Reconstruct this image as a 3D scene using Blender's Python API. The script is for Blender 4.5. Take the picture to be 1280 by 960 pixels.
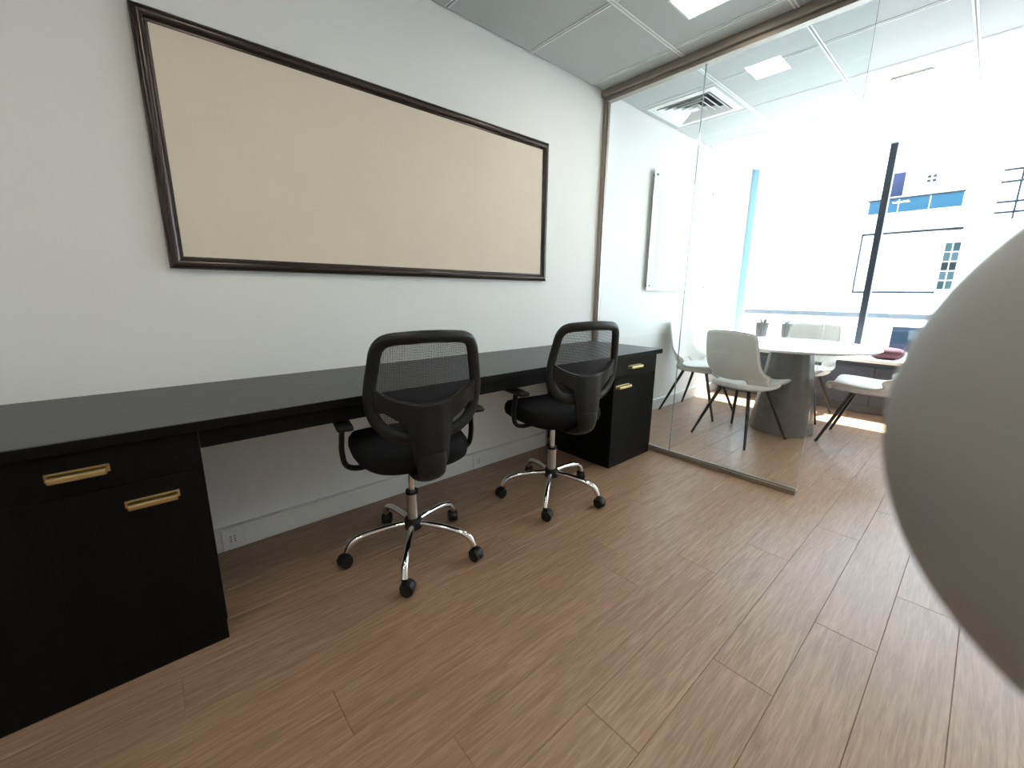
import bpy, bmesh, math, random
from mathutils import Vector, Matrix
random.seed(7)
for o in list(bpy.data.objects): bpy.data.objects.remove(o)
scene = bpy.context.scene
col = scene.collection

# ------------------------------------------------------------------ camera, sky, sun, exposure
CAM_H = 1.15
cam_d = bpy.data.cameras.new('camera'); cam = bpy.data.objects.new('camera', cam_d); col.objects.link(cam)
right = Vector((0.75201339, -0.65908512, 0.00909227))
down = Vector((-0.13556837, -0.1681526, -0.97639435))
fwd = Vector((0.64505587, 0.733029, -0.2158041))
cam.matrix_world = Matrix(((right.x, -down.x, -fwd.x, 0), (right.y, -down.y, -fwd.y, 0), (right.z, -down.z, -fwd.z, CAM_H), (0, 0, 0, 1)))
cam_d.sensor_fit = 'HORIZONTAL'; cam_d.sensor_width = 36; cam_d.lens = 36 * 518.23 / 1280
cam_d.clip_start = 0.02; cam_d.clip_end = 200
cam_d.dof.use_dof = True; cam_d.dof.focus_distance = 2.2; cam_d.dof.aperture_fstop = 1.9
scene.camera = cam

world = bpy.data.worlds.new('sky'); scene.world = world; world.use_nodes = True
bg = world.node_tree.nodes['Background']
bg.inputs[0].default_value = (0.69, 0.86, 1.0, 1); bg.inputs[1].default_value = 6.6

sun_d = bpy.data.lights.new('sun', 'SUN'); sun_o = bpy.data.objects.new('sun', sun_d); col.objects.link(sun_o)
sun_d.energy = 42; sun_d.angle = 0.01; sun_d.color = (1, 0.985, 0.96)
sun_o.location = (12, 0, 12)
sun_o.rotation_euler = Vector((-0.41, 0.05, -1.0)).to_track_quat('-Z', 'Y').to_euler()

scene.view_settings.view_transform = 'Standard'; scene.view_settings.look = 'None'
scene.view_settings.gamma = 1; scene.view_settings.use_curve_mapping = False
scene.view_settings.exposure = 0.32
LAMP = 46.0

# ------------------------------------------------------------------ materials
MATS = {}
def mat(name, color, rough=0.5, metal=0.0, spec=0.5, noise=None, bump=None, coat=0.0, emit=None):
    """plain principled material; noise=(scale, amount), bump=(scale, strength)"""
    if name in MATS: return MATS[name]
    m = bpy.data.materials.new(name); m.use_nodes = True; nt = m.node_tree; b = nt.nodes['Principled BSDF']
    b.inputs['Base Color'].default_value = (*color, 1); b.inputs['Roughness'].default_value = rough
    b.inputs['Metallic'].default_value = metal; b.inputs['Specular IOR Level'].default_value = spec
    b.inputs['Coat Weight'].default_value = coat
    tc = nt.nodes.new('ShaderNodeTexCoord')
    if noise:
        n = nt.nodes.new('ShaderNodeTexNoise'); n.inputs['Scale'].default_value = noise[0]; n.inputs['Detail'].default_value = 4
        nt.links.new(tc.outputs['Object'], n.inputs['Vector'])
        r = nt.nodes.new('ShaderNodeValToRGB'); a = noise[1]
        r.color_ramp.elements[0].position = 0.3; r.color_ramp.elements[1].position = 0.7
        r.color_ramp.elements[0].color = (*[c * (1 - a) for c in color], 1)
        r.color_ramp.elements[1].color = (*[min(1, c * (1 + a)) for c in color], 1)
        nt.links.new(n.outputs['Fac'], r.inputs['Fac']); nt.links.new(r.outputs['Color'], b.inputs['Base Color'])
    if bump:
        n2 = nt.nodes.new('ShaderNodeTexNoise'); n2.inputs['Scale'].default_value = bump[0]; n2.inputs['Detail'].default_value = 3
        nt.links.new(tc.outputs['Object'], n2.inputs['Vector'])
        bp = nt.nodes.new('ShaderNodeBump'); bp.inputs['Strength'].default_value = bump[1]; bp.inputs['Distance'].default_value = 0.002
        nt.links.new(n2.outputs['Fac'], bp.inputs['Height']); nt.links.new(bp.outputs['Normal'], b.inputs['Normal'])
    if emit:
        b.inputs['Emission Color'].default_value = (*emit[:3], 1); b.inputs['Emission Strength'].default_value = emit[3]
    MATS[name] = m
    return m

def wood_mat(name, c_dark, c_mid, c_light, rough, along=(1.2, 26, 26), vary=0.12, spec=0.5, bump=0.15):
    if name in MATS: return MATS[name]
    m = bpy.data.materials.new(name); m.use_nodes = True; nt = m.node_tree; b = nt.nodes['Principled BSDF']; L = nt.links.new
    tc = nt.nodes.new('ShaderNodeTexCoord'); oi = nt.nodes.new('ShaderNodeObjectInfo')
    mul = nt.nodes.new('ShaderNodeVectorMath'); mul.operation = 'MULTIPLY'; mul.inputs[1].default_value = along
    sc = nt.nodes.new('ShaderNodeVectorMath'); sc.operation = 'SCALE'; sc.inputs[0].default_value = (37, 53, 11)
    L(oi.outputs['Random'], sc.inputs['Scale'])
    add = nt.nodes.new('ShaderNodeVectorMath'); L(tc.outputs['Object'], mul.inputs[0]); L(mul.outputs[0], add.inputs[0]); L(sc.outputs[0], add.inputs[1])
    n1 = nt.nodes.new('ShaderNodeTexNoise'); n1.inputs['Scale'].default_value = 1.0; n1.inputs['Detail'].default_value = 3; n1.inputs['Distortion'].default_value = 1.1
    L(add.outputs[0], n1.inputs['Vector'])
    m2 = nt.nodes.new('ShaderNodeVectorMath'); m2.operation = 'MULTIPLY'; m2.inputs[1].default_value = (3.5, 7, 7)
    L(add.outputs[0], m2.inputs[0])
    n2 = nt.nodes.new('ShaderNodeTexNoise'); n2.inputs['Scale'].default_value = 1.0; n2.inputs['Detail'].default_value = 4; L(m2.outputs[0], n2.inputs['Vector'])
    mx = nt.nodes.new('ShaderNodeMath'); mx.operation = 'MULTIPLY_ADD'; mx.inputs[1].default_value = 0.45
    L(n2.outputs['Fac'], mx.inputs[0])
    h = nt.nodes.new('ShaderNodeMath'); h.operation = 'MULTIPLY'; h.inputs[1].default_value = 0.6; L(n1.outputs['Fac'], h.inputs[0]); L(h.outputs[0], mx.inputs[2])
    r = nt.nodes.new('ShaderNodeValToRGB'); e = r.color_ramp.elements
    e[0].position = 0.36; e[0].color = (*c_dark, 1); e[1].position = 0.68; e[1].color = (*c_light, 1)
    k = e.new(0.52); k.color = (*c_mid, 1)
    L(mx.outputs[0], r.inputs['Fac'])
    hs = nt.nodes.new('ShaderNodeHueSaturation'); mr = nt.nodes.new('ShaderNodeMapRange')
    mr.inputs['To Min'].default_value = 1 - vary; mr.inputs['To Max'].default_value = 1 + vary
    L(oi.outputs['Random'], mr.inputs['Value']); L(mr.outputs[0], hs.inputs['Value']); L(r.outputs['Color'], hs.inputs['Color'])
    L(hs.outputs['Color'], b.inputs['Base Color'])
    b.inputs['Roughness'].default_value = rough; b.inputs['Specular IOR Level'].default_value = spec
    bp = nt.nodes.new('ShaderNodeBump'); bp.inputs['Strength'].default_value = bump; bp.inputs['Distance'].default_value = 0.001
    L(mx.outputs[0], bp.inputs['Height']); L(bp.outputs['Normal'], b.inputs['Normal'])
    MATS[name] = m
    return m

def glass_mat(name, tint=(0.97, 0.99, 0.985), refl=1.0):
    """thin clear sheet: straight-through transmission plus Fresnel mirror reflection"""
    m = bpy.data.materials.new(name); m.use_nodes = True; nt = m.node_tree; nt.nodes.clear(); L = nt.links.new
    out = nt.nodes.new('ShaderNodeOutputMaterial'); tr = nt.nodes.new('ShaderNodeBsdfTransparent'); gl = nt.nodes.new('ShaderNodeBsdfGlossy')
    tr.inputs[0].default_value = (*tint, 1); gl.inputs['Roughness'].default_value = 0.0; gl.inputs[0].default_value = (refl, refl, refl, 1)
    fr = nt.nodes.new('ShaderNodeFresnel'); 
    ge = nt.nodes.new('ShaderNodeNewGeometry'); mi = nt.nodes.new('ShaderNodeMapRange')       # same thin-sheet reflectance on both faces
    mi.inputs['To Min'].default_value = 1.45; mi.inputs['To Max'].default_value = 1 / 1.45
    L(ge.outputs['Backfacing'], mi.inputs['Value']); L(mi.outputs[0], fr.inputs['IOR'])
    mx = nt.nodes.new('ShaderNodeMixShader'); L(fr.outputs[0], mx.inputs[0]); L(tr.outputs[0], mx.inputs[1]); L(gl.outputs[0], mx.inputs[2]); L(mx.outputs[0], out.inputs[0])
    MATS[name] = m
    return m

def mesh_fabric_mat(name, color, pitch=0.0060, open_r=0.30):
    """woven office-chair net: a lattice of threads with open holes, in object space"""
    m = bpy.data.materials.new(name); m.use_nodes = True; nt = m.node_tree; L = nt.links.new
    b = nt.nodes['Principled BSDF']; out = nt.nodes['Material Output']
    b.inputs['Base Color'].default_value = (*color, 1); b.inputs['Roughness'].default_value = 0.55
    tc = nt.nodes.new('ShaderNodeTexCoord'); sp = nt.nodes.new('ShaderNodeSeparateXYZ'); L(tc.outputs['Object'], sp.inputs[0])
    def wave(sock, ph):
        a = nt.nodes.new('ShaderNodeMath'); a.operation = 'MULTIPLY_ADD'; a.inputs[1].default_value = 1 / pitch; a.inputs[2].default_value = ph; L(sock, a.inputs[0])
        f = nt.nodes.new('ShaderNodeMath'); f.operation = 'FRACT'; L(a.outputs[0], f.inputs[0])
        s = nt.nodes.new('ShaderNodeMath'); s.operation = 'SUBTRACT'; s.inputs[1].default_value = 0.5; L(f.outputs[0], s.inputs[0])
        q = nt.nodes.new('ShaderNodeMath'); q.operation = 'ABSOLUTE'; L(s.outputs[0], q.inputs[0])
        l = nt.nodes.new('ShaderNodeMath'); l.operation = 'LESS_THAN'; l.inputs[1].default_value = open_r; L(q.outputs[0], l.inputs[0])
        return l.outputs[0]
    mu = nt.nodes.new('ShaderNodeMath'); mu.operation = 'MULTIPLY'; L(wave(sp.outputs['Y'], 100), mu.inputs[0]); L(wave(sp.outputs['Z'], 100), mu.inputs[1])
    tr = nt.nodes.new('ShaderNodeBsdfTransparent'); mx = nt.nodes.new('ShaderNodeMixShader')
    L(mu.outputs[0], mx.inputs[0]); L(b.outputs[0], mx.inputs[1]); L(tr.outputs[0], mx.inputs[2]); L(mx.outputs[0], out.inputs[0])
    MATS[name] = m
    return m

M_wall = mat('wall_paint', (0.78, 0.78, 0.765), 0.55, noise=(1.3, 0.012), bump=(140, 0.06))
M_sub = mat('subfloor', (0.05, 0.035, 0.025), 0.9)
M_plank = wood_mat('laminate_oak', (0.215, 0.126, 0.077), (0.290, 0.178, 0.112), (0.370, 0.243, 0.160), 0.35, along=(5.0, 75, 75), vary=0.035, spec=0.5, bump=0.10)
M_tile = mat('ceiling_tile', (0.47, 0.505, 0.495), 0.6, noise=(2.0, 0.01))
M_bar = mat('ceiling_bar', (0.82, 0.84, 0.83), 0.45)
M_slot = mat('ceiling_slot', (0.06, 0.065, 0.065), 0.8)
M_slot_lit = mat('runner_slot_lit', (0.42, 0.43, 0.43), 0.7)  # lighter copy of the slot colour, window light along the runners painted in
M_plenum = mat('plenum', (0.12, 0.12, 0.12), 0.9)
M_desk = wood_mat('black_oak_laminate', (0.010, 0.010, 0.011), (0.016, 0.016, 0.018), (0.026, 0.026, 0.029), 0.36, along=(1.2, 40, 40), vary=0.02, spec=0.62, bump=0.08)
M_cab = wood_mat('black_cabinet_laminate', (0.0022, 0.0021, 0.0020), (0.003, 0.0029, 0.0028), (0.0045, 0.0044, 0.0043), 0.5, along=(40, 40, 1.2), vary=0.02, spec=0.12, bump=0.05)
M_brass = mat('brushed_brass', (0.52, 0.40, 0.19), 0.30, 1.0, bump=(300, 0.05))
M_frame = mat('dark_bronze', (0.045, 0.033, 0.030), 0.22, 0.55, bump=(60, 0.03))
M_board = mat('cream_board', (0.71, 0.625, 0.51), 0.75, noise=(6, 0.015), bump=(400, 0.08))
M_alu = mat('champagne_aluminium', (0.33, 0.29, 0.25), 0.36, 0.75, bump=(200, 0.03))
M_glass = glass_mat('clear_glass')
M_edge = mat('glass_edge', (0.20, 0.27, 0.26), 0.15, 0.0, 0.6)
M_winglass = glass_mat('window_glass', (0.985, 0.995, 1.0), 1.0)
M_trunk = mat('raceway_plastic', (0.74, 0.74, 0.73), 0.35)
M_hole = mat('socket_hole', (0.01, 0.01, 0.01), 0.6)
M_black = mat('black_plastic', (0.008, 0.0085, 0.009), 0.40, spec=0.30, bump=(500, 0.06))
M_fabric = mat('black_fabric', (0.008, 0.008, 0.009), 0.9, spec=0.2, bump=(900, 0.4))
M_net = mesh_fabric_mat('black_net', (0.022, 0.022, 0.030), 0.0055, 0.31)
M_chrome = mat('chrome', (0.78, 0.77, 0.76), 0.09, 1.0)
M_steel = mat('brushed_steel', (0.55, 0.54, 0.53), 0.28, 1.0)
M_white = mat('white_leatherette', (0.74, 0.735, 0.71), 0.5, noise=(8, 0.02), bump=(250, 0.12))
M_pipe = mat('chair_piping', (0.55, 0.55, 0.53), 0.5)
M_leg = mat('black_metal', (0.016, 0.017, 0.019), 0.35, 0.2)
M_ttop = mat('white_table_top', (0.82, 0.82, 0.81), 0.22)
M_conc = mat('polished_concrete', (0.145, 0.137, 0.126), 0.28, noise=(14, 0.14), bump=(60, 0.08))
M_mull = mat('anodised_mullion', (0.03, 0.042, 0.055), 0.35, 0.4)
M_jambsky = mat('jamb_sky_reflection', (0.36, 0.66, 0.90), 0.3, 0.0)  # blue sky reflection on the jamb put into its base colour
M_bench = mat('slate_laminate', (0.055, 0.065, 0.082), 0.45)
M_stool = mat('grey_leatherette', (0.33, 0.325, 0.31), 0.6, bump=(150, 0.06))

# ------------------------------------------------------------------ geometry helpers
def link(o, parent=None):
    col.objects.link(o)
    if parent is not None: o.parent = parent
    return o
def tag(o, label=None, cat=None, group=None, kind=None):
    if label: o['label'] = label
    if cat: o['category'] = cat
    if group: o['group'] = group
    if kind: o['kind'] = kind
    return o
def empty(name, loc=(0, 0, 0), rz=0):
    o = bpy.data.objects.new(name, None); o.location = loc; o.rotation_euler = (0, 0, rz); o.empty_display_size = 0.05
    return link(o)
def obj(name, bm, m, parent=None, smooth=False, loc=(0, 0, 0), rot=(0, 0, 0)):
    bmesh.ops.recalc_face_normals(bm, faces=bm.faces[:])
    me = bpy.data.meshes.new(name); bm.to_mesh(me); bm.free()
    for x in (m if isinstance(m, (list, tuple)) else [m]): me.materials.append(x)
    if smooth:
        for p in me.polygons: p.use_smooth = True
        try: me.set_sharp_from_angle(angle=math.radians(40))
        except Exception: pass
    o = bpy.data.objects.new(name, me); o.location = loc; o.rotation_euler = rot
    return link(o, parent)
def copy_tree(o, parent=None):
    c = o.copy(); col.objects.link(c); c.parent = parent
    for ch in list(o.children): copy_tree(ch, c)
    return c
def box(bm, lo, hi, bev=0.0, seg=2, mi=0):
    g = bmesh.ops.create_cube(bm, size=1.0); vs = g['verts']
    c = [(lo[i] + hi[i]) / 2 for i in range(3)]; s = [abs(hi[i] - lo[i]) for i in range(3)]
    for v in vs: v.co = Vector((c[0] + v.co.x * s[0], c[1] + v.co.y * s[1], c[2] + v.co.z * s[2]))
    fs = list({f for v in vs for f in v.link_faces})
    for f in fs: f.material_index = mi
    if bev > 0:
        es = list({e for v in vs for e in v.link_edges})
        bmesh.ops.bevel(bm, geom=es, offset=min(bev, min(s) * 0.45), segments=seg, profile=0.5, affect='EDGES')
    return bm
def B(lo, hi, bev=0.0, seg=2): return box(bmesh.new(), lo, hi, bev, seg)
def tube(bm, pts, rad, n=12, closed=False, squash=None, cap=True):
    """sweep a round (or squashed) section along points; squash = (a, b, reference axis)"""
    P = [Vector(p) for p in pts]; N = len(P)
    if not isinstance(rad, (list, tuple)): rad = [rad] * N
    rings = []; prev = None
    for i, p in enumerate(P):
        if closed: t = P[(i + 1) % N] - P[i - 1]
        else: t = P[min(i + 1, N - 1)] - P[max(i - 1, 0)]
        t.normalize()
        if squash: ref = Vector(squash[2])
        else: ref = prev if prev is not None else (Vector((0, 0, 1)) if abs(t.z) < 0.9 else Vector((1, 0, 0)))
        u = ref - t * ref.dot(t); u.normalize(); w = t.cross(u)
        if not squash: prev = u
        a, b = (squash[0], squash[1]) if squash else (1, 1)
        rings.append([bm.verts.new(p + (u * (a * math.cos(q)) + w * (b * math.sin(q))) * rad[i]) for q in [2 * math.pi * k / n for k in range(n)]])
    for i in range(N if closed else N - 1):
        A, C = rings[i], rings[(i + 1) % N]
        for k in range(n): bm.faces.new((A[k], A[(k + 1) % n], C[(k + 1) % n], C[k]))
    if not closed and cap: bm.faces.new(rings[0][::-1]); bm.faces.new(rings[-1])
    return bm
def lathe(bm, prof, n=32, c=(0, 0, 0)):
    rings = []
    for r, z in prof:
        if r < 1e-5: rings.append([bm.verts.new((c[0], c[1], c[2] + z))])
        else: rings.append([bm.verts.new((c[0] + r * math.cos(2 * math.pi * k / n), c[1] + r * math.sin(2 * math.pi * k / n), c[2] + z)) for k in range(n)])
    for A, C in zip(rings, rings[1:]):
        for k in range(n):
            a, b, d, e = A[k % len(A)], A[(k + 1) % len(A)], C[(k + 1) % len(C)], C[k % len(C)]
            f = [v for i, v in enumerate((a, b, d, e)) if v not in (a, b, d, e)[:i]]
            if len(f) > 2: bm.faces.new(f)
    return bm
def spline(P, per=6, closed=False):
    """Catmull-Rom through P"""
    P = [Vector(p) for p in P]; n = len(P); out = []
    for i in range(n if closed else n - 1):
        g = (lambda k: P[k % n]) if closed else (lambda k: P[min(max(k, 0), n - 1)])
        a, b, c, d = g(i - 1), g(i), g(i + 1), g(i + 2)
        for j in range(per):
            t = j / per
            out.append(0.5 * ((2 * b) + (c - a) * t + (2 * a - 5 * b + 4 * c - d) * t * t + (3 * b - a - 3 * c + d) * t ** 3))
    if not closed: out.append(P[-1])
    return out
def grid_mesh(fn, nu, nv, skip=None):
    bm = bmesh.new(); V = [[bm.verts.new(fn(i / nu, j / nv)) for j in range(nv + 1)] for i in range(nu + 1)]
    for i in range(nu):
        for j in range(nv):
            if skip and skip((i + .5) / nu, (j + .5) / nv): continue
            bm.faces.new((V[i][j], V[i + 1][j], V[i + 1][j + 1], V[i][j + 1]))
    loose = [v for v in bm.verts if not v.link_faces]
    for v in loose: bm.verts.remove(v)
    return bm
def mod_solid(o, t, off=0.0, sub=0):
    m = o.modifiers.new('thick', 'SOLIDIFY'); m.thickness = t; m.offset = off
    if sub: s = o.modifiers.new('sub', 'SUBSURF'); s.levels = sub; s.render_levels = sub
    return o

# ------------------------------------------------------------------ the shell of the two rooms
X0, X1, Y0, Y1, ZC = -2.2, 5.62, -1.6, 2.12, 2.575
floor = tag(obj('floor', B((X0, Y0, -0.06), (X1, Y1, -0.012)), M_sub), kind='structure')
PW = 0.173
def plank_mesh(l, w, h=0.012, c=0.0011):
    bm = bmesh.new(); x, y = l / 2, w / 2
    lo = [bm.verts.new(v) for v in ((-x, -y, -h), (x, -y, -h), (x, y, -h), (-x, y, -h))]
    md = [bm.verts.new(v) for v in ((-x, -y, -c), (x, -y, -c), (x, y, -c), (-x, y, -c))]
    x -= c; y -= c
    hi = [bm.verts.new(v) for v in ((-x, -y, 0), (x, -y, 0), (x, y, 0), (-x, y, 0))]
    for A, C in ((lo, md), (md, hi)):
        for k in range(4): bm.faces.new((A[k], A[(k + 1) % 4], C[(k + 1) % 4], C[k]))
    bm.faces.new(hi); bm.faces.new(lo[::-1])
    bmesh.ops.recalc_face_normals(bm, faces=bm.faces[:])
    me = bpy.data.meshes.new('plank'); bm.to_mesh(me); bm.free(); me.materials.append(M_plank)
    return me
pm = {}
known = {0: 1.67, 1: 1.235, 2: 0.80, 3: 1.665, -1: 2.07}           # joints read along each row
row = -10
while 0.059 + row * PW < Y1:
    ya, yb = max(Y0, 0.059 + row * PW), min(Y1, 0.059 + (row + 1) * PW); row_i = row; row += 1
    if yb - ya < 0.02: continue
    j = known.get(row_i, random.uniform(0, 1.2)); xs = j - 1.2 * math.ceil((j - X0) / 1.2)
    while xs < X1:
        a, b = max(xs, X0), min(xs + 1.2, X1); xs += 1.2
        if b - a < 0.03: continue
        key = (round(b - a - 0.0008, 4), round(yb - ya - 0.0008, 4))
        if key not in pm: pm[key] = plank_mesh(*key)
        o = bpy.data.objects.new('plank', pm[key]); o.location = ((a + b) / 2, (ya + yb) / 2, 0); link(o, floor)

ceiling = tag(obj('ceiling', B((X0, Y0, ZC + 0.05), (X1 + 0.05, Y1, ZC + 0.10)), M_plenum), kind='structure')
GX = [1.98 + 0.6 * k for k in range(-7, 7)]; GX = [x for x in GX if X0 < x < X1]
GY = [2.11 - 0.6 * k for k in range(1, 7)]; GY = [y for y in GY if Y0 < y < Y1]
xe = [X0] + GX + [X1 - 0.06]; ye = sorted([Y0] + GY + [Y1])
LIGHTS = [(2.28, 1.21), (4.12, 0.61), (0.48, 0.61), (0.48, -0.59), (-1.32, 0.61), (-1.32, -0.59), (2.28, -0.59), (4.12, -0.59)]
VENT = (3.48, 1.81)
tm = {}
for a, b in zip(xe, xe[1:]):
    for c, d in zip(ye, ye[1:]):
        cx, cy = (a + b) / 2, (c + d) / 2
        if b - a < 0.04 or d - c < 0.04: continue
        hole = None
        if any(abs(cx - l[0]) < 0.1 and abs(cy - l[1]) < 0.1 for l in LIGHTS): hole = 0.10
        if abs(cx - VENT[0]) < 0.2 and abs(cy - VENT[1]) < 0.2: hole = 0.235
        ga = 0.009 if a > X0 else 0; gc = 0.009
        key = (round(b - a - .018, 3), round(d - c - .018, 3), hole)
        if key not in tm:
            hx, hy = key[0] / 2, key[1] / 2; bm = bmesh.new()
            if hole:
                for lo, hi in (((-hx, -hy), (-hole, hy)), ((hole, -hy), (hx, hy)), ((-hole, -hy), (hole, -hole)), ((-hole, hole), (hole, hy))):
                    box(bm, (*lo, 0), (*hi, 0.016))
            else: box(bm, (-hx, -hy, 0), (hx, hy, 0.016), 0.002, 1)
            bmesh.ops.recalc_face_normals(bm, faces=bm.faces[:])
            me = bpy.data.meshes.new('ceiling_tile'); bm.to_mesh(me); bm.free(); me.materials.append(M_tile); tm[key] = me
        o = bpy.data.objects.new('ceiling_tile', tm[key]); o.location = (cx, cy, ZC); link(o, ceiling)
def bar_bm(l, g=0.0036):
    """slotted T bar along X: two flanges either side of a dark slot"""
    bm = bmesh.new()
    box(bm, (-l / 2, -0.0125, -0.003), (l / 2, -g, 0.004)); box(bm, (-l / 2, g, -0.003), (l / 2, 0.0125, 0.004))
    box(bm, (-l / 2, -0.0125, 0.004), (l / 2, 0.0125, 0.016), mi=1)
    return bm
for y in GY:
    obj('main_runner', bar_bm(X1 - 0.06 - X0), [M_bar, M_slot_lit], ceiling, loc=((X0 + X1 - 0.06) / 2, y, ZC))
proto = None
for x in GX:
    for c, d in zip(ye, ye[1:]):
        if d - c < 0.1: continue
        o = obj('grid_bar', bar_bm(d - c - 0.026, 0.005), [M_bar, M_slot], ceiling, loc=(x, (c + d) / 2, ZC), rot=(0, 0, math.pi / 2))

tag(obj('wall_left', B((X0 - 0.1, Y1, -0.06), (X1 + 0.12, Y1 + 0.1, ZC + 0.1)), M_wall), kind='structure')
tag(obj('wall_right', B((X0 - 0.1, Y0 - 0.1, -0.06), (X1 + 0.12, Y0, ZC + 0.1)), M_wall), kind='structure')
tag(obj('wall_back', B((X0 - 0.1, Y0, -0.06), (X0, Y1, ZC + 0.1)), M_wall), kind='structure')
tag(obj('wall_far', B((X1, Y0, -0.06), (X1 + 0.12, Y1, 0.50)), M_wall), kind='structure')

# baseboard raceway with its socket plates
bb = tag(obj('baseboard_left', B((0.08, Y1 - 0.032, 0), (2.19, Y1, 0.106), 0.003), M_trunk), kind='structure')
obj('lid', B((0.21, Y1 - 0.036, 0.014), (1.50, Y1 - 0.032, 0.094), 0.002), M_trunk, bb)
obj('lid', B((1.58, Y1 - 0.036, 0.014), (2.185, Y1 - 0.032, 0.094), 0.002), M_trunk, bb)
for x in (0.165, 1.54):
    pl = obj('socket_plate', B((x - 0.04, Y1 - 0.041, 0.004), (x + 0.04, Y1 - 0.032, 0.104), 0.003), M_trunk, bb)
    bm = bmesh.new()
    for dx in (-0.008, 0.008):
        for dz in (-0.012, 0, 0.012): box(bm, (x + dx - 0.0025, Y1 - 0.0425, 0.055 + dz - 0.0025), (x + dx + 0.0025, Y1 - 0.0405, 0.055 + dz + 0.0025))
    obj('socket_holes', bm, M_hole, pl)
tag(obj('baseboard_far', B((2.80, Y1 - 0.032, 0), (5.2, Y1, 0.106), 0.003), M_trunk), kind='structure')

# glass partition between the rooms
PX = 2.755
part = tag(empty('wall_partition', (PX, 0, 0)), kind='structure')
bm = B((-0.05, Y0, 2.53), (0.045, Y1, ZC + 0.02), 0.004); box(bm, (-0.026, Y0, 2.505), (0.026, Y1, 2.53), 0.002)
obj('header', bm, M_alu, part)
bm = B((-0.024, Y1 - 0.03, 0.0), (0.024, Y1, 2.505), 0.003); box(bm, (-0.012, Y1 - 0.038, 0.0), (0.012, Y1 - 0.03, 2.505))
obj('jamb_post', bm, M_alu, part)
bm = B((-0.028, 0.58, 0.0), (0.028, Y1 - 0.03, 0.028), 0.003); box(bm, (-0.017, 0.583, 0.028), (0.017, Y1 - 0.03, 0.036), 0.002)
obj('sill_track', bm, M_alu, part)
for ya, yb in ((0.582, 1.382), (1.385, Y1 - 0.036)):
    bm = B((-0.005, ya, 0.034), (0.005, yb, 2.507))
    for f in bm.faces:
        f.normal_update()
        if abs(f.normal.y) > 0.5 or abs(f.normal.z) > 0.5: f.material_index = 1
    obj('glass_pane', bm, [M_glass, M_edge], part)

# window of the far wall
WZ0, WZ1 = 0.50, ZC - 0.005
win = tag(empty('window_1', (X1 + 0.03, 0, 0)), kind='structure')
obj('window_jamb', B((-0.05, Y1 - 0.075, WZ0), (0.03, Y1, WZ1), 0.004), M_jambsky, win)
for y in (0.875, -0.36): obj('mullion', B((-0.06, y - 0.028, WZ0 + 0.02), (0.03, y + 0.028, WZ1), 0.004), M_mull, win)
obj('window_sill', B((-0.06, Y0, WZ0), (0.05, Y1, WZ0 + 0.03), 0.003), M_trunk, win)
obj('window_head', B((-0.06, Y0, WZ1), (0.05, Y1, WZ1 + 0.05), 0.003), M_trunk, win)
for ya, yb in ((0.903, Y1 - 0.075), (-0.332, 0.847), (Y0, -0.388)):
    obj('window_pane', B((-0.004, ya, WZ0 + 0.03), (0.004, yb, WZ1)), M_winglass, win)

# ------------------------------------------------------------------ ceiling lights and vent
M_diff = mat('lit_diffuser', (0.9, 0.9, 0.9), 0.5, emit=(1.0, 0.935, 0.80, LAMP))
def ceiling_light(x, y, label):
    r = empty('ceiling_light', (x, y, ZC)); s, w = 0.112, 0.012
    bm = bmesh.new()
    for lo, hi in (((-s, -s), (s, -s + w)), ((-s, s - w), (s, s)), ((-s, -s + w), (-s + w, s - w)), ((s - w, -s + w), (s, s - w))): box(bm, (*lo, -0.005), (*hi, 0.012), 0.001, 1)
    obj('frame', bm, M_bar, r)
    obj('diffuser', B((-s + w, -s + w, -0.003), (s - w, s - w, 0.006)), M_diff, r)
    return tag(r, label, 'ceiling light', 'square recessed ceiling lights')
LL = ['small square recessed light in the ceiling beside the glass header, above the worktop side', 'small square recessed light in the ceiling above the round meeting table',
      'small square recessed light in the desk-room ceiling above the aisle behind the task chairs', 'small square recessed light in the desk-room ceiling above the tub stool',
      'small square recessed light in the desk-room ceiling between the rear wall and the worktop', 'small square recessed light in the desk-room ceiling in the rear corner opposite the worktop',
      'small square recessed light in the desk-room ceiling beside the open doorway', 'small square recessed light in the meeting-room ceiling opposite the glass board']
for (x, y), l in zip(LIGHTS, LL): ceiling_light(x, y, l)

v = tag(empty('ceiling_vent', (VENT[0], VENT[1], ZC)), 'white square ceiling air vent with nested louvre blades above the glass-walled meeting room', 'air vent')
def ring(bm, s, w, z0, z1, tilt=0.0):
    for k in range(4):
        R_ = Matrix.Rotation(k * math.pi / 2, 4, 'Z')
        q = [(-s, -s, z0), (s, -s, z0), (s - w, -s + w, z1), (-s + w, -s + w, z1)]
        lo = [bm.verts.new(R_ @ Vector(p)) for p in q]; hi = [bm.verts.new(R_ @ (Vector(p) + Vector((0, 0, 0.004)))) for p in q]
        bm.faces.new(lo); bm.faces.new(hi[::-1])
        for i in range(4): bm.faces.new((lo[i], lo[(i + 1) % 4], hi[(i + 1) % 4], hi[i]))
    return bm
bm = bmesh.new(); ring(bm, 0.262, 0.05, -0.004, -0.006)
obj('frame', bm, M_bar, v)
for i in range(4):
    s = 0.205 - i * 0.045
    obj('louvre_blade', ring(bmesh.new(), s, 0.045, -0.012, 0.020), M_bar, v)
obj('centre_plate', B((-0.03, -0.03, -0.010), (0.03, 0.03, -0.005)), M_bar, v)
obj('duct_box', B((-0.234, -0.234, 0.034), (0.234, 0.234, 0.045)), M_slot, v)

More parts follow.
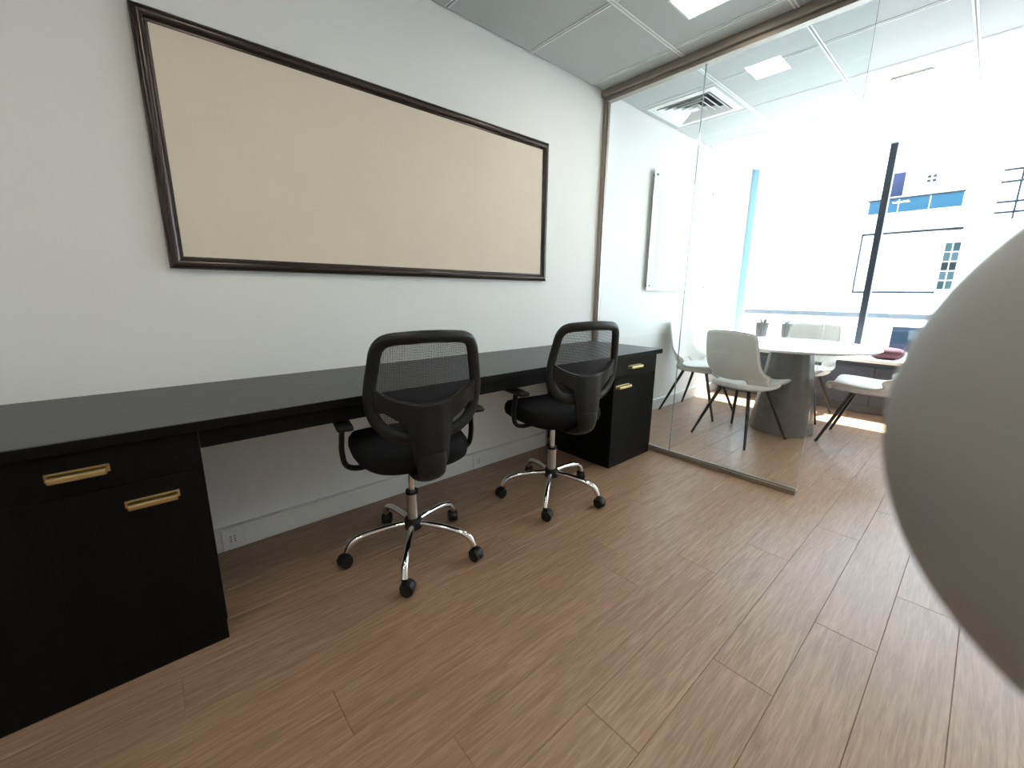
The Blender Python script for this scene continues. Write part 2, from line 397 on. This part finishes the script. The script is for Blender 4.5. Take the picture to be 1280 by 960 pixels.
# ------------------------------------------------------------------ board on the wall
bx0, bx1, bz0, bz1 = 0.100, 2.147, 1.228, 2.105
bd = tag(empty('framed_board', ((bx0 + bx1) / 2, Y1, (bz0 + bz1) / 2)), 'long cream pin board in a dark bronze frame hanging on the white wall', 'notice board')
hw, hh = (bx1 - bx0) / 2, (bz1 - bz0) / 2
obj('panel', B((-hw + 0.03, -0.016, -hh + 0.03), (hw - 0.03, -0.004, hh - 0.03)), M_board, bd)
prof = [(0, 0), (0, -0.022), (0.004, -0.029), (0.012, -0.0335), (0.022, -0.034), (0.031, -0.030), (0.037, -0.023), (0.039, -0.019), (0.046, -0.019), (0.048, -0.014), (0.048, 0)]
def frame_side(axis, sgn):
    bm = bmesh.new(); rows = []
    for e in (-1, 1):
        r_ = []
        for d, y in prof:
            if axis == 'x': p = (e * (hw - d), y, sgn * (hh - d))
            else: p = (sgn * (hw - d), y, e * (hh - d))
            r_.append(bm.verts.new(p))
        rows.append(r_)
    n = len(prof)
    for i in range(n): bm.faces.new((rows[0][i], rows[0][(i + 1) % n], rows[1][(i + 1) % n], rows[1][i]))
    bm.faces.new(rows[0]); bm.faces.new(rows[1][::-1])
    return bm
for ax in 'xz':
    for s in (-1, 1): obj('frame_rail' if ax == 'x' else 'frame_stile', frame_side(ax, s), M_frame, bd, True)

# ------------------------------------------------------------------ desk: worktop and two cabinets
DZ = 0.769
dk = tag(empty('worktop', (1.0, 1.80, DZ)), 'long black wood-grain worktop running along the white wall', 'desk top')
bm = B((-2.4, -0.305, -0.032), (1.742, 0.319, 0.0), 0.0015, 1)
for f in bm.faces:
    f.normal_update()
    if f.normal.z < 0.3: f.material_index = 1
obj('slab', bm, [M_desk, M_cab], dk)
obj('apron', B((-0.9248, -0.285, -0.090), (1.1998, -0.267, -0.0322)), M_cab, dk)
def cup_handle(parent, x, y, z, L=0.12):
    """brass pull: a flat plate with a folded grip bar below it"""
    bm = B((x - L / 2, y - 0.003, z - 0.012), (x + L / 2, y, z + 0.010), 0.001, 1)
    sec = [(0.0, 0.007), (-0.020, 0.007), (-0.0245, 0.005), (-0.026, 0.0), (-0.026, -0.010), (-0.0235, -0.010), (-0.0235, 0.002), (-0.019, 0.004), (0.0, 0.004)]
    a = [bm.verts.new((x - L / 2 + 0.008, y - 0.003 + p, z + q)) for p, q in sec]; b = [bm.verts.new((x + L / 2 - 0.008, y - 0.003 + p, z + q)) for p, q in sec]
    n = len(sec)
    for i in range(n): bm.faces.new((a[i], a[(i + 1) % n], b[(i + 1) % n], b[i]))
    bm.faces.new(a[::-1]); bm.faces.new(b)
    for s in (-1, 1):
        xx = x + s * (L / 2 - 0.008)
        box(bm, (xx - 0.002, y - 0.026, z - 0.010), (xx + 0.002, y - 0.003, z + 0.006))
    return obj('handle', bm, M_brass, parent)
def cabinet(x0, x1, label, hx_drawer, hx_door, HL):
    cx = (x0 + x1) / 2; r = empty('desk_cabinet', (cx, 1.80, 0)); w = (x1 - x0) / 2; yf = -0.285
    bm = bmesh.new(); t = 0.018
    box(bm, (-w, yf + 0.019, 0.07), (-w + t, 0.28, 0.736)); box(bm, (w - t, yf + 0.019, 0.07), (w, 0.28, 0.736))
    box(bm, (-w + t, yf + 0.019, 0.07), (w - t, 0.28, 0.07 + t)); box(bm, (-w + t, 0.272, 0.09), (w - t, 0.28, 0.736)); box(bm, (-w + t, yf + 0.03, 0.72), (w - t, 0.272, 0.736))
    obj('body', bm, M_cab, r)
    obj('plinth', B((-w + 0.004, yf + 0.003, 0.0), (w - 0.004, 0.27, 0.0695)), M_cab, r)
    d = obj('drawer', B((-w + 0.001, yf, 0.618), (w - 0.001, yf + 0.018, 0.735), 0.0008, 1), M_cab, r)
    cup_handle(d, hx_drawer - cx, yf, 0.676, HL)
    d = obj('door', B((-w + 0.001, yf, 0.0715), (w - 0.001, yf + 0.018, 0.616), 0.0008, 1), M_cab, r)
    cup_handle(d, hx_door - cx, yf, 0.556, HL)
    return tag(r, label, 'cabinet', 'cabinets under the worktop')
cabinet(-0.45, 0.075, 'black under-desk cabinet at the end away from the glass, beside the wall socket', -0.187, -0.052, 0.122)
cabinet(2.20, 2.70, 'black under-desk cabinet beside the glass partition', 2.425, 2.30, 0.15)
tag(obj('desk_end_panel', B((-1.40, 1.52, 0), (-1.365, 2.10, 0.736), 0.001), M_cab), 'black end panel carrying the worktop far from the glass', 'desk panel')

# ------------------------------------------------------------------ task chairs
def back_pt(u, z):
    """centre surface of the mesh backrest: reclined and wrapped forward at the sides"""
    zz = (z - 0.50) / 0.53
    return Vector((-0.262 - 0.045 * zz + 0.035 * math.sin(zz * math.pi) * 0.3 + 0.95 * u * u, u, z))
RIM = [(0, 1.000), (0.08, 0.997), (0.143, 0.989), (0.173, 0.960), (0.186, 0.90), (0.197, 0.83), (0.198, 0.77), (0.185, 0.712), (0.152, 0.668), (0.095, 0.642), (0, 0.632)]
RIM = RIM + [(-u, z) for u, z in RIM[-2:0:-1]]
def task_chair(loc, rz, phase, label):
    r = empty('task_chair', (*loc, 0), rz)
    # five-star chromed base, one leg and caster at a time
    for k in range(5):
        a = phase + k * 2 * math.pi / 5 - rz; c, s = math.cos(a), math.sin(a)
        P = spline([(0.028 * c, 0.028 * s, 0.142), (0.11 * c, 0.11 * s, 0.140), (0.20 * c, 0.20 * s, 0.128), (0.258 * c, 0.258 * s, 0.107), (0.282 * c, 0.282 * s, 0.066)], 6)
        n = len(P); R_ = [0.0125 + 0.002 * min(1, i / n * 2) for i in range(n)]
        lg = obj('base_leg', tube(bmesh.new(), P, R_, 14), M_chrome, r, True)
        a2 = a + [0.9, -0.7, 0.5, 1.4, -0.4][k]; q = Vector((0.283 * c, 0.283 * s, 0)); d = Vector((math.cos(a2), math.sin(a2), 0)); w = Vector((-d.y, d.x, 0))
        bm = bmesh.new(); o_ = q + d * 0.012
        for sg in (-1, 1):
            cc = o_ + w * (sg * 0.0125) + Vector((0, 0, 0.026))
            tube(bm, [cc - w * 0.0105, cc - w * 0.008, cc + w * 0.008, cc + w * 0.0105], [0.020, 0.026, 0.026, 0.020], 20)
        hood = [o_ + d * (0.027 * math.cos(t)) + Vector((0, 0, 0.029 + 0.027 * math.sin(t))) for t in [math.pi * (0.05 + 0.9 * i / 10) for i in range(11)]]
        tube(bm, hood, 0.010, 8, squash=(0.5, 2.1, (0, 0, 1)))
        tube(bm, [q + Vector((0, 0, 0.045)), q + Vector((0, 0, 0.070))], 0.012, 12)
        obj('caster', bm, M_black, lg, True)
    bm = lathe(bmesh.new(), [(0, 0.110), (0.030, 0.110), (0.040, 0.120), (0.041, 0.150), (0.034, 0.166), (0.0, 0.166)], 24); obj('hub', bm, M_black, r, True)
    gl = obj('gas_lift', lathe(bmesh.new(), [(0, 0.155), (0.0245, 0.155), (0.0245, 0.285), (0, 0.285)], 24), M_steel, r, True)
    obj('collar', lathe(bmesh.new(), [(0, 0.284), (0.027, 0.284), (0.027, 0.298), (0, 0.298)], 24), M_black, gl, True)
    obj('piston', lathe(bmesh.new(), [(0, 0.29), (0.0145, 0.29), (0.0145, 0.45), (0, 0.45)], 20), M_chrome, gl, True)
    # mechanism, lever
    bm = B((-0.11, -0.06, 0.436), (0.10, 0.06, 0.470), 0.010); obj('tilt_mechanism', bm, M_black, r)
    bm = tube(bmesh.new(), [(0.02, -0.05, 0.450), (0.02, -0.18, 0.446), (0.02, -0.235, 0.430)], 0.005, 8)
    lv = obj('height_lever', bm, M_chrome, r, True)
    obj('lever_grip', tube(bmesh.new(), [(0.02, -0.222, 0.436), (0.02, -0.238, 0.426), (0.02, -0.262, 0.412)], [0.007, 0.012, 0.009], 10), M_black, lv, True)
    # seat cushion: stacked rounded outlines, waterfall front
    bm = bmesh.new(); rings = []; n = 40
    lay = [(0.70, 0.466), (0.90, 0.468), (0.975, 0.482), (1.0, 0.506), (0.985, 0.532), (0.93, 0.550), (0.80, 0.558), (0.5, 0.560), (0.2, 0.558)]
    for s_, z in lay:
        rr = []
        for i in range(n):
            t = 2 * math.pi * i / n; ct, st = math.cos(t), math.sin(t); e = 0.55
            x = 0.235 * s_ * math.copysign(abs(ct) ** e, ct); y = 0.235 * s_ * math.copysign(abs(st) ** e, st)
            zz = z - 0.02 * max(0, x / 0.235) ** 3 + 0.008 * (abs(y) / 0.235) ** 2
            rr.append(bm.verts.new((x + 0.01, y * (1 - 0.08 * (x < 0) * abs(x) / 0.235), zz)))
        rings.append(rr)
    for A, C in zip(rings, rings[1:]):
        for k in range(n): bm.faces.new((A[k], A[(k + 1) % n], C[(k + 1) % n], C[k]))
    bm.faces.new(rings[0][::-1]); bm.faces.new(rings[-1])
    obj('seat', bm, M_fabric, r, True)
    # arms: J-shaped strut from under the seat to a flat pad
    for sg in (-1, 1):
        P = spline([(-0.03, sg * 0.16, 0.462), (-0.03, sg * 0.225, 0.461), (-0.03, sg * 0.264, 0.482), (-0.032, sg * 0.275, 0.54), (-0.036, sg * 0.272, 0.60), (-0.040, sg * 0.268, 0.655)], 6)
        ar = obj('armrest', tube(bmesh.new(), P, 0.017, 12, squash=(1.0, 0.62, (1, 0, 0))), M_black, r, True)
        obj('arm_pad', B((-0.13, sg * 0.268 - 0.030, 0.646), (0.10, sg * 0.268 + 0.030, 0.668), 0.011, 3), M_black, ar, True)
    # backrest rim, net, Y-shaped spine
    loop = [back_pt(p.x, p.y) for p in spline([(u, z, 0) for u, z in RIM], 5, True)]
    bm = bmesh.new()
    tube(bm, loop, 0.0225, 14, True, squash=(0.62, 1.0, (1, 0, 0)))
    bk = obj('back_frame', bm, M_black, r, True)
    rim2 = [(p.x, p.y) for p in spline([(u, z, 0) for u, z in RIM], 5, True)]
    def half_w(z):
        best = 0
        for (u0, z0), (u1, z1) in zip(rim2, rim2[1:] + rim2[:1]):
            if u0 >= 0 and u1 >= 0 and min(z0, z1) <= z <= max(z0, z1) and abs(z1 - z0) > 1e-6: best = max(best, u0 + (u1 - u0) * (z - z0) / (z1 - z0))
        return best
    def net(a, b):
        z = 0.638 + (0.994 - 0.638) * a; w = half_w(z) - 0.004
        p = back_pt((2 * b - 1) * w, z); p.x += 0.006; return p
    obj('back_net', grid_mesh(net, 24, 20), M_net, bk, True)
    def sm(a, b, x):
        t = min(1, max(0, (x - a) / (b - a))); return t * t * (3 - 2 * t)
    def spine(a, b):
        u = (2 * a - 1) * 0.188; au = abs(u)
        top = 0.765 + 0.060 * (au / 0.185) ** 2.6
        bot = 0.505 + 0.165 * sm(0.052, 0.088, au) + 0.05 * sm(0.08, 0.17, au)
        z = bot + (top - bot) * b
        z += 0.02 * (1 - b) * (min(au, 0.06) / 0.06) ** 3
        p = back_pt(u, max(z, 0.50)); p.z = z
        p.x -= 0.011 * (1 - sm(0.11, 0.18, au)) + 0.016 * (1 - sm(0.03, 0.085, au)) * (1 - 0.6 * sm(0.62, 0.78, z))
        return p
    sp = obj('back_spine', grid_mesh(spine, 56, 16), M_black, r, True); mod_solid(sp, 0.024, 0, 1)
    P = spline([(-0.287, 0, 0.57), (-0.288, 0, 0.525), (-0.268, 0, 0.480), (-0.20, 0, 0.455), (-0.10, 0, 0.452)], 5)
    obj('spine_bracket', tube(bmesh.new(), P, 0.056, 16, squash=(0.42, 1.0, (1, 0, 0.6))), M_black, sp, True)
    return tag(r, label, 'office chair', 'black mesh task chairs at the worktop')
task_chair((0.782, 1.55), math.radians(79), math.radians(18.5), 'black mesh-back swivel chair at the worktop nearer the wall socket and brass-handled cabinet')
task_chair((1.646, 1.52), math.radians(79), math.radians(1.5), 'black mesh-back swivel chair at the worktop next to the cabinet by the glass')

# ------------------------------------------------------------------ meeting room: table, shell chairs
tb = tag(empty('round_table', (4.09, 1.06, 0)), 'round white meeting table on a conical grey concrete pedestal', 'table')
obj('table_top', lathe(bmesh.new(), [(0, 0.722), (0.53, 0.722), (0.565, 0.728), (0.578, 0.736), (0.580, 0.742), (0.576, 0.748), (0, 0.748)], 72), M_ttop, tb, True)
bm = bmesh.new(); n = 64; rings = []
for z, rr in [(0.0, 0.238), (0.006, 0.243), (0.03, 0.242), (0.35, 0.197), (0.70, 0.158), (0.7215, 0.156)]:
    rings.append([bm.verts.new(((rr + 0.0022 * math.cos(t * 16)) * math.cos(t), (rr + 0.0022 * math.cos(t * 16)) * math.sin(t), z)) for t in [2 * math.pi * k / n for k in range(n)]])
for A, C in zip(rings, rings[1:]):
    for k in range(n): bm.faces.new((A[k], A[(k + 1) % n], C[(k + 1) % n], C[k]))
bm.faces.new(rings[0][::-1]); bm.faces.new(rings[-1])
obj('pedestal', bm, M_conc, tb, True)

PROF = spline([(0.262, 0.418, 0), (0.262, 0.445, 0), (0.235, 0.462, 0), (0.12, 0.458, 0), (-0.02, 0.446, 0), (-0.13, 0.450, 0), (-0.19, 0.478, 0), (-0.222, 0.54, 0), (-0.245, 0.64, 0), (-0.268, 0.76, 0), (-0.292, 0.880, 0)], 4)
NP = len(PROF) - 1
def shell_pt(a, b):
    i = a * NP; k = min(int(i), NP - 1); f = i - k
    p = PROF[k].lerp(PROF[k + 1], f); t = 2 * b - 1; back = min(1, max(0, (a - 0.5) / 0.2))
    # width along the profile
    W = [(0, .17), (.08, .195), (.18, .222), (.35, .238), (.5, .240), (.62, .236), (.75, .225), (.88, .215), (.96, .207), (1, .192)]
    w = W[-1][1]
    for (a0, w0), (a1, w1) in zip(W, W[1:]):
        if a0 <= a <= a1: w = w0 + (w1 - w0) * (a - a0) / (a1 - a0); break
    q = abs(t) ** 2.4
    wing = math.exp(-((a - 0.60) / 0.13) ** 2)
    x = p.x + q * (0.045 * back + 0.10 * wing); z = p.y + q * (0.030 * (1 - back) + 0.045 * wing) - (0.018 * q * max(0, (a - 0.9) / 0.1))
    return Vector((x, t * w, z))
def shell_chair(loc, rz, label):
    r = empty('shell_chair', (*loc, 0), rz)
    def skip(a, b): return 0.555 < a < 0.655 and abs(2 * b - 1) < 0.52
    sh = obj('shell', grid_mesh(shell_pt, 40, 20, skip), M_white, r, True); mod_solid(sh, 0.026, 0, 1)
    rim = [shell_pt(0, j / 12) for j in range(13)] + [shell_pt(i / 40, 1) for i in range(1, 40)] + [shell_pt(1, 1 - j / 12) for j in range(13)] + [shell_pt(1 - i / 40, 0) for i in range(1, 40)]
    obj('piping', tube(bmesh.new(), rim, 0.0055, 6, True), M_pipe, sh, True)
    bm = bmesh.new(); rings = []; n = 36
    for s_, z in [(0.80, 0.424), (0.93, 0.428), (0.99, 0.440), (1.0, 0.456), (0.97, 0.472), (0.88, 0.482), (0.6, 0.487), (0.2, 0.488)]:
        rr = []
        for i in range(n):
            t = 2 * math.pi * i / n; ct, st = math.cos(t), math.sin(t)
            x = 0.232 * s_ * math.copysign(abs(ct) ** 0.62, ct); y = 0.222 * s_ * math.copysign(abs(st) ** 0.62, st)
            rr.append(bm.verts.new((x + 0.030, y * (1 - 0.10 * max(0, x) / 0.232), z)))
        rings.append(rr)
    for A, C in zip(rings, rings[1:]):
        for k in range(n): bm.faces.new((A[k], A[(k + 1) % n], C[(k + 1) % n], C[k]))
    bm.faces.new(rings[0][::-1]); bm.faces.new(rings[-1])
    obj('seat_pad', bm, M_white, r, True)
    obj('seat_bracket', B((-0.135, -0.13, 0.412), (0.135, 0.13, 0.428), 0.004), M_leg, r)
    for sx in (-1, 1):
        for sy in (-1, 1):
            P = [(sx * 0.11, sy * 0.115, 0.420), (sx * 0.185, sy * 0.175, 0.22), (sx * 0.268, sy * 0.235, 0.0)]
            obj('leg', tube(bmesh.new(), P, [0.0145, 0.013, 0.0095], 12), M_leg, r, True)
    return tag(r, label, 'chair', 'white shell chairs around the round table')
shell_chair((3.585, 1.225), math.radians(-13), 'white shell chair between the glass partition and the round table')
shell_chair((4.05, 1.795), math.radians(-90), 'white shell chair with its back to the wall with the glass board')
shell_chair((4.17, 0.495), math.radians(90), 'white shell chair at the round table by the open doorway, its back to the room')
shell_chair((4.72, 1.12), math.radians(180), 'white shell chair across the round table, its back to the window bench')

# glass writing board on the meeting-room wall
gb = tag(empty('glass_board', (4.02, Y1, 1.685)), 'glossy glass writing board held off the meeting-room wall by metal studs', 'glass board')
bm = B((-0.58, -0.034, -0.505), (0.58, -0.028, 0.505), 0.001, 1); obj('glass_sheet', bm, mat('frosted_white_glass', (0.80, 0.86, 0.87), 0.05, 0, 0.5, coat=0.6), gb)
for sx in (-1, 1):
    for sz in (-1, 1):
        P = [(sx * 0.54, -0.002, sz * 0.465), (sx * 0.54, -0.040, sz * 0.465)]
        obj('stud', tube(bmesh.new(), P, 0.011, 14), mat('dark_steel', (0.12, 0.13, 0.14), 0.3, 0.9), gb, True)

# low bench cabinet under the window
bn = tag(empty('window_bench', (5.40, 0.2, 0)), 'low slate-coloured cabinet with a white top under the window', 'low cabinet')
obj('bench_top', B((-0.20, Y0 - 0.2 + 0.02, 0.515), (0.16, Y1 - 0.2 - 0.005, 0.548), 0.003), M_ttop, bn)
obj('carcass', B((-0.165, Y0 - 0.2 + 0.03, 0.085), (0.155, Y1 - 0.2 - 0.01, 0.5148)), M_bench, bn)
obj('plinth', B((-0.11, Y0 - 0.2 + 0.03, 0.0), (0.155, Y1 - 0.2 - 0.01, 0.0848)), mat('grey_plinth', (0.22, 0.22, 0.22), 0.6), bn)
for k in range(5):
    ya = Y0 + 0.032 + k * 0.738; obj('door', B((-0.183, ya - 0.2, 0.090), (-0.1652, ya - 0.2 + 0.734, 0.470), 0.002, 1), M_bench, bn)

# ribbed planters, folded cloths on the bench
def planter(y, label):
    r = empty('ribbed_planter', (5.42, y, 0.548))
    bm = bmesh.new(); n = 48; rings = []
    for z, rr in [(0.0, 0.040), (0.004, 0.043), (0.27, 0.064), (0.285, 0.066), (0.286, 0.058), (0.25, 0.055)]:
        rings.append([bm.verts.new(((rr + 0.003 * math.cos(16 * t)) * math.cos(t), (rr + 0.003 * math.cos(16 * t)) * math.sin(t), z)) for t in [2 * math.pi * k / n for k in range(n)]])
    for A, C in zip(rings, rings[1:]):
        for k in range(n): bm.faces.new((A[k], A[(k + 1) % n], C[(k + 1) % n], C[k]))
    bm.faces.new(rings[0][::-1]); bm.faces.new(rings[-1])
    obj('pot', bm, mat('grey_ribbed_ceramic', (0.10, 0.10, 0.105), 0.5), r, True)
    rng = random.Random(int(y * 100))
    bm = bmesh.new()
    for k in range(16):
        a = rng.uniform(0, 6.28); d = rng.uniform(0.01, 0.05); h = rng.uniform(0.30, 0.345); e = rng.uniform(0.01, 0.03)
        x, yy = d * math.cos(a), d * math.sin(a); ex, ey = (d + e) * math.cos(a), (d + e) * math.sin(a); wx, wy = -math.sin(a) * 0.008, math.cos(a) * 0.008
        v0 = bm.verts.new((x * 0.6, yy * 0.6, 0.24)); v1 = bm.verts.new(((x + ex) / 2 + wx, (yy + ey) / 2 + wy, h - 0.025)); v2 = bm.verts.new((ex, ey, h - 0.008)); v3 = bm.verts.new(((x + ex) / 2 - wx, (yy + ey) / 2 - wy, h - 0.025))
        bm.faces.new((v0, v1, v2, v3))
    lf = obj('foliage', bm, mat('pale_leaf', (0.13, 0.16, 0.12), 0.6), r); lf['kind'] = 'stuff'; mod_solid(lf, 0.0015)
    tag(r, label, 'planter', 'ribbed planters on the window bench')
planter(1.74, 'grey ribbed planter with pale leaves on the window bench, nearer the glass-board wall')
planter(1.475, 'grey ribbed planter with pale leaves on the window bench, behind the table chair')
def cloth(name, loc, size, m, label):
    bm = bmesh.new(); n = 28; rings = []
    for i in range(13):
        t = math.pi * i / 12; zz = -math.cos(t); s = max(0.02, math.sin(t)) ** 0.45
        rings.append([bm.verts.new((size[0] * s * math.copysign(abs(math.cos(q)) ** 0.6, math.cos(q)), size[1] * s * math.copysign(abs(math.sin(q)) ** 0.6, math.sin(q)), size[2] * (1 + zz * (1 + (0.08 * math.sin(3 * q + 1) if zz > 0 else 0))))) for q in [2 * math.pi * k / n for k in range(n)]])
    for A, C in zip(rings, rings[1:]):
        for k in range(n): bm.faces.new((A[k], A[(k + 1) % n], C[(k + 1) % n], C[k]))
    bm.faces.new(rings[0][::-1]); bm.faces.new(rings[-1])
    tag(obj(name, bm, m, None, True, loc=loc), label, 'cushion')
cloth('cushion', (5.37, 0.60, 0.549), (0.09, 0.13, 0.055), mat('burgundy_cloth', (0.060, 0.018, 0.028), 0.85), 'burgundy cushion lying on the window bench')
cloth('cushion', (5.37, 0.24, 0.549), (0.10, 0.20, 0.07), mat('white_cloth', (0.75, 0.74, 0.73), 0.85), 'white cushion lying on the window bench')

# ------------------------------------------------------------------ tub stool close to the camera
SC = Vector((0.4173, -0.1492, 1.0722)); SA, SB = 0.181, 0.181
st = tag(empty('tub_stool', (SC.x, SC.y, 0), math.radians(-55)), 'pale grey round-backed tub stool standing out of focus in the foreground', 'stool')
def tub(a, b):
    th = math.pi * (0.02 + 0.96 * a); o_ = min(1, max(0, (0.74 - a) / 0.22)); o_ = 0.54 * o_ * o_ * (3 - 2 * o_)   # open front above the seat
    ph = math.pi * (o_ + (2 - 2 * o_) * b)
    return Vector((SA * math.sin(th) * math.cos(ph), SA * math.sin(th) * math.sin(ph), SC.z + SB * math.cos(th)))
sh = obj('tub_shell', grid_mesh(tub, 30, 40), M_stool, st, True); mod_solid(sh, 0.018, 0.0, 1)
obj('seat_cushion', lathe(bmesh.new(), [(0, 0.919), (0.074, 0.919), (0.112, 0.945), (0.143, 0.986), (0.138, 1.001), (0.10, 1.006), (0, 1.008)], 36), M_stool, st, True)
obj('column', lathe(bmesh.new(), [(0, 0.02), (0.026, 0.02), (0.026, 0.865), (0.05, 0.882), (0, 0.882)], 24), M_chrome, st, True)
obj('base_disc', lathe(bmesh.new(), [(0, 0), (0.20, 0), (0.203, 0.006), (0.19, 0.014), (0.05, 0.028), (0.03, 0.05), (0, 0.05)], 48), M_chrome, st, True)
obj('foot_ring', tube(bmesh.new(), [(0.13 + 0.11 * math.cos(t), 0.11 * math.sin(t), 0.32) for t in [2 * math.pi * k / 32 for k in range(32)]], 0.009, 8, True), M_chrome, st, True)

# ------------------------------------------------------------------ outside the window
GZ = -3.6
tag(obj('ground', B((X1 + 0.3, -40, GZ - 0.2), (60, 40, GZ)), mat('pale_paving', (0.55, 0.54, 0.52), 0.8, noise=(0.6, 0.05))), kind='structure')
M_fac = mat('white_render', (0.86, 0.86, 0.86), 0.8, noise=(0.8, 0.02))
FX = 16.0
bl = tag(empty('building', (FX, 2.0, GZ)), 'white rendered building across the street with a blue glass balcony', 'building')
def P3(x, y, z): return (x - FX, y - 2.0, z - GZ)
def bpart(name, lo, hi, m, parent=bl, bev=0.0): return obj(name, B(P3(*lo), P3(*hi), bev), m, parent)
bpart('wall', (FX, -9, GZ), (FX + 6, 12, 7.5), M_fac)
bpart('parapet', (FX - 0.1, -9, 7.5), (FX + 6, 12, 7.8), M_fac)
bpart('balcony_slab', (FX - 0.55, 0.75, 3.20), (FX, 2.95, 3.32), M_fac)
for ya, yb in ((0.92, 1.50), (1.52, 2.10), (2.12, 2.72)):
    bpart('balcony_glass', (FX - 0.53, ya, 3.32), (FX - 0.50, yb, 3.66), mat('blue_glass', (0.018, 0.060, 0.095), 0.7, 0.0, 0.1))
bpart('balcony_rail', (FX - 0.55, 0.90, 3.66), (FX - 0.48, 2.75, 3.70), mat('dark_rail', (0.012, 0.016, 0.02), 0.8, 0, 0.1))
w = bpart('window', (FX - 0.04, 2.14, 3.82), (FX, 2.42, 4.42), mat('violet_pane', (0.020, 0.026, 0.062), 0.8, 0, 0.1))
w = bpart('window', (FX - 0.03, 1.50, 4.05), (FX, 1.72, 4.27), M_fac)
for a in (0, 1):
    for b in (0, 1): bpart('pane', (FX - 0.045, 1.52 + a * 0.105, 4.07 + b * 0.105), (FX - 0.031, 1.595 + a * 0.105, 4.145 + b * 0.105), mat('grey_pane', (0.03, 0.032, 0.035), 0.8, 0, 0.1), w)
sg = bpart('sign_panel', (FX - 0.10, 1.12, 1.28), (FX, 2.80, 2.82), mat('sign_white', (0.92, 0.92, 0.92), 0.6), bl, 0.01)
for lo, hi in (((1.10, 1.22), (2.84, 1.28)), ((0.82, 2.82), (2.84, 2.88)), ((2.80, 1.28), (2.84, 2.82))):
    bpart('sign_edge', (FX - 0.12, lo[0], lo[1]), (FX, hi[0], hi[1]), mat('sign_frame', (0.014, 0.014, 0.016), 0.8, 0, 0.1), sg)
w = bpart('window', (FX - 0.05, 0.78, 1.30), (FX, 1.10, 2.55), mat('window_frame_white', (0.75, 0.77, 0.78), 0.5))
rng = random.Random(3)
for i in range(2):
    for j in range(5):
        c = rng.choice([(0.010, 0.026, 0.027), (0.022, 0.046, 0.048), (0.005, 0.010, 0.011), (0.035, 0.055, 0.060)])
        bpart('pane', (FX - 0.065, 0.80 + i * 0.15, 1.33 + j * 0.24), (FX - 0.051, 0.93 + i * 0.15, 1.55 + j * 0.24), mat('pane_%d' % int(c[0] * 1000), c, 0.8, 0, 0.1), w)
w = bpart('window', (FX - 0.05, 1.10, -0.40), (FX, 1.78, 0.30), mat('slate_frame', (0.008, 0.016, 0.026), 0.8, 0, 0.1))
bpart('pane', (FX - 0.07, 1.14, -0.05), (FX - 0.051, 1.42, 0.22), mat('pale_pane', (0.05, 0.065, 0.07), 0.8, 0, 0.1), w)
bpart('string_course', (FX - 0.15, -9, 0.52), (FX, 12, 0.66), mat('grey_stone', (0.062, 0.070, 0.076), 0.8))
for z in (3.05, 3.28, 3.72, 3.98): bpart('railing_bar', (FX - 0.62, -1.8, z), (FX - 0.59, 0.36, z + 0.05), mat('dark_rail', (0.012, 0.016, 0.02), 0.8, 0, 0.1))
for y in (0.03, -0.9, -1.78): bpart('railing_post', (FX - 0.63, y, 2.9), (FX - 0.585, y + 0.04, 4.06), mat('dark_rail', (0.012, 0.016, 0.02), 0.8, 0, 0.1))
bpart('railing_slab', (FX - 0.7, -1.9, 2.80), (FX, 0.40, 2.90), M_fac)
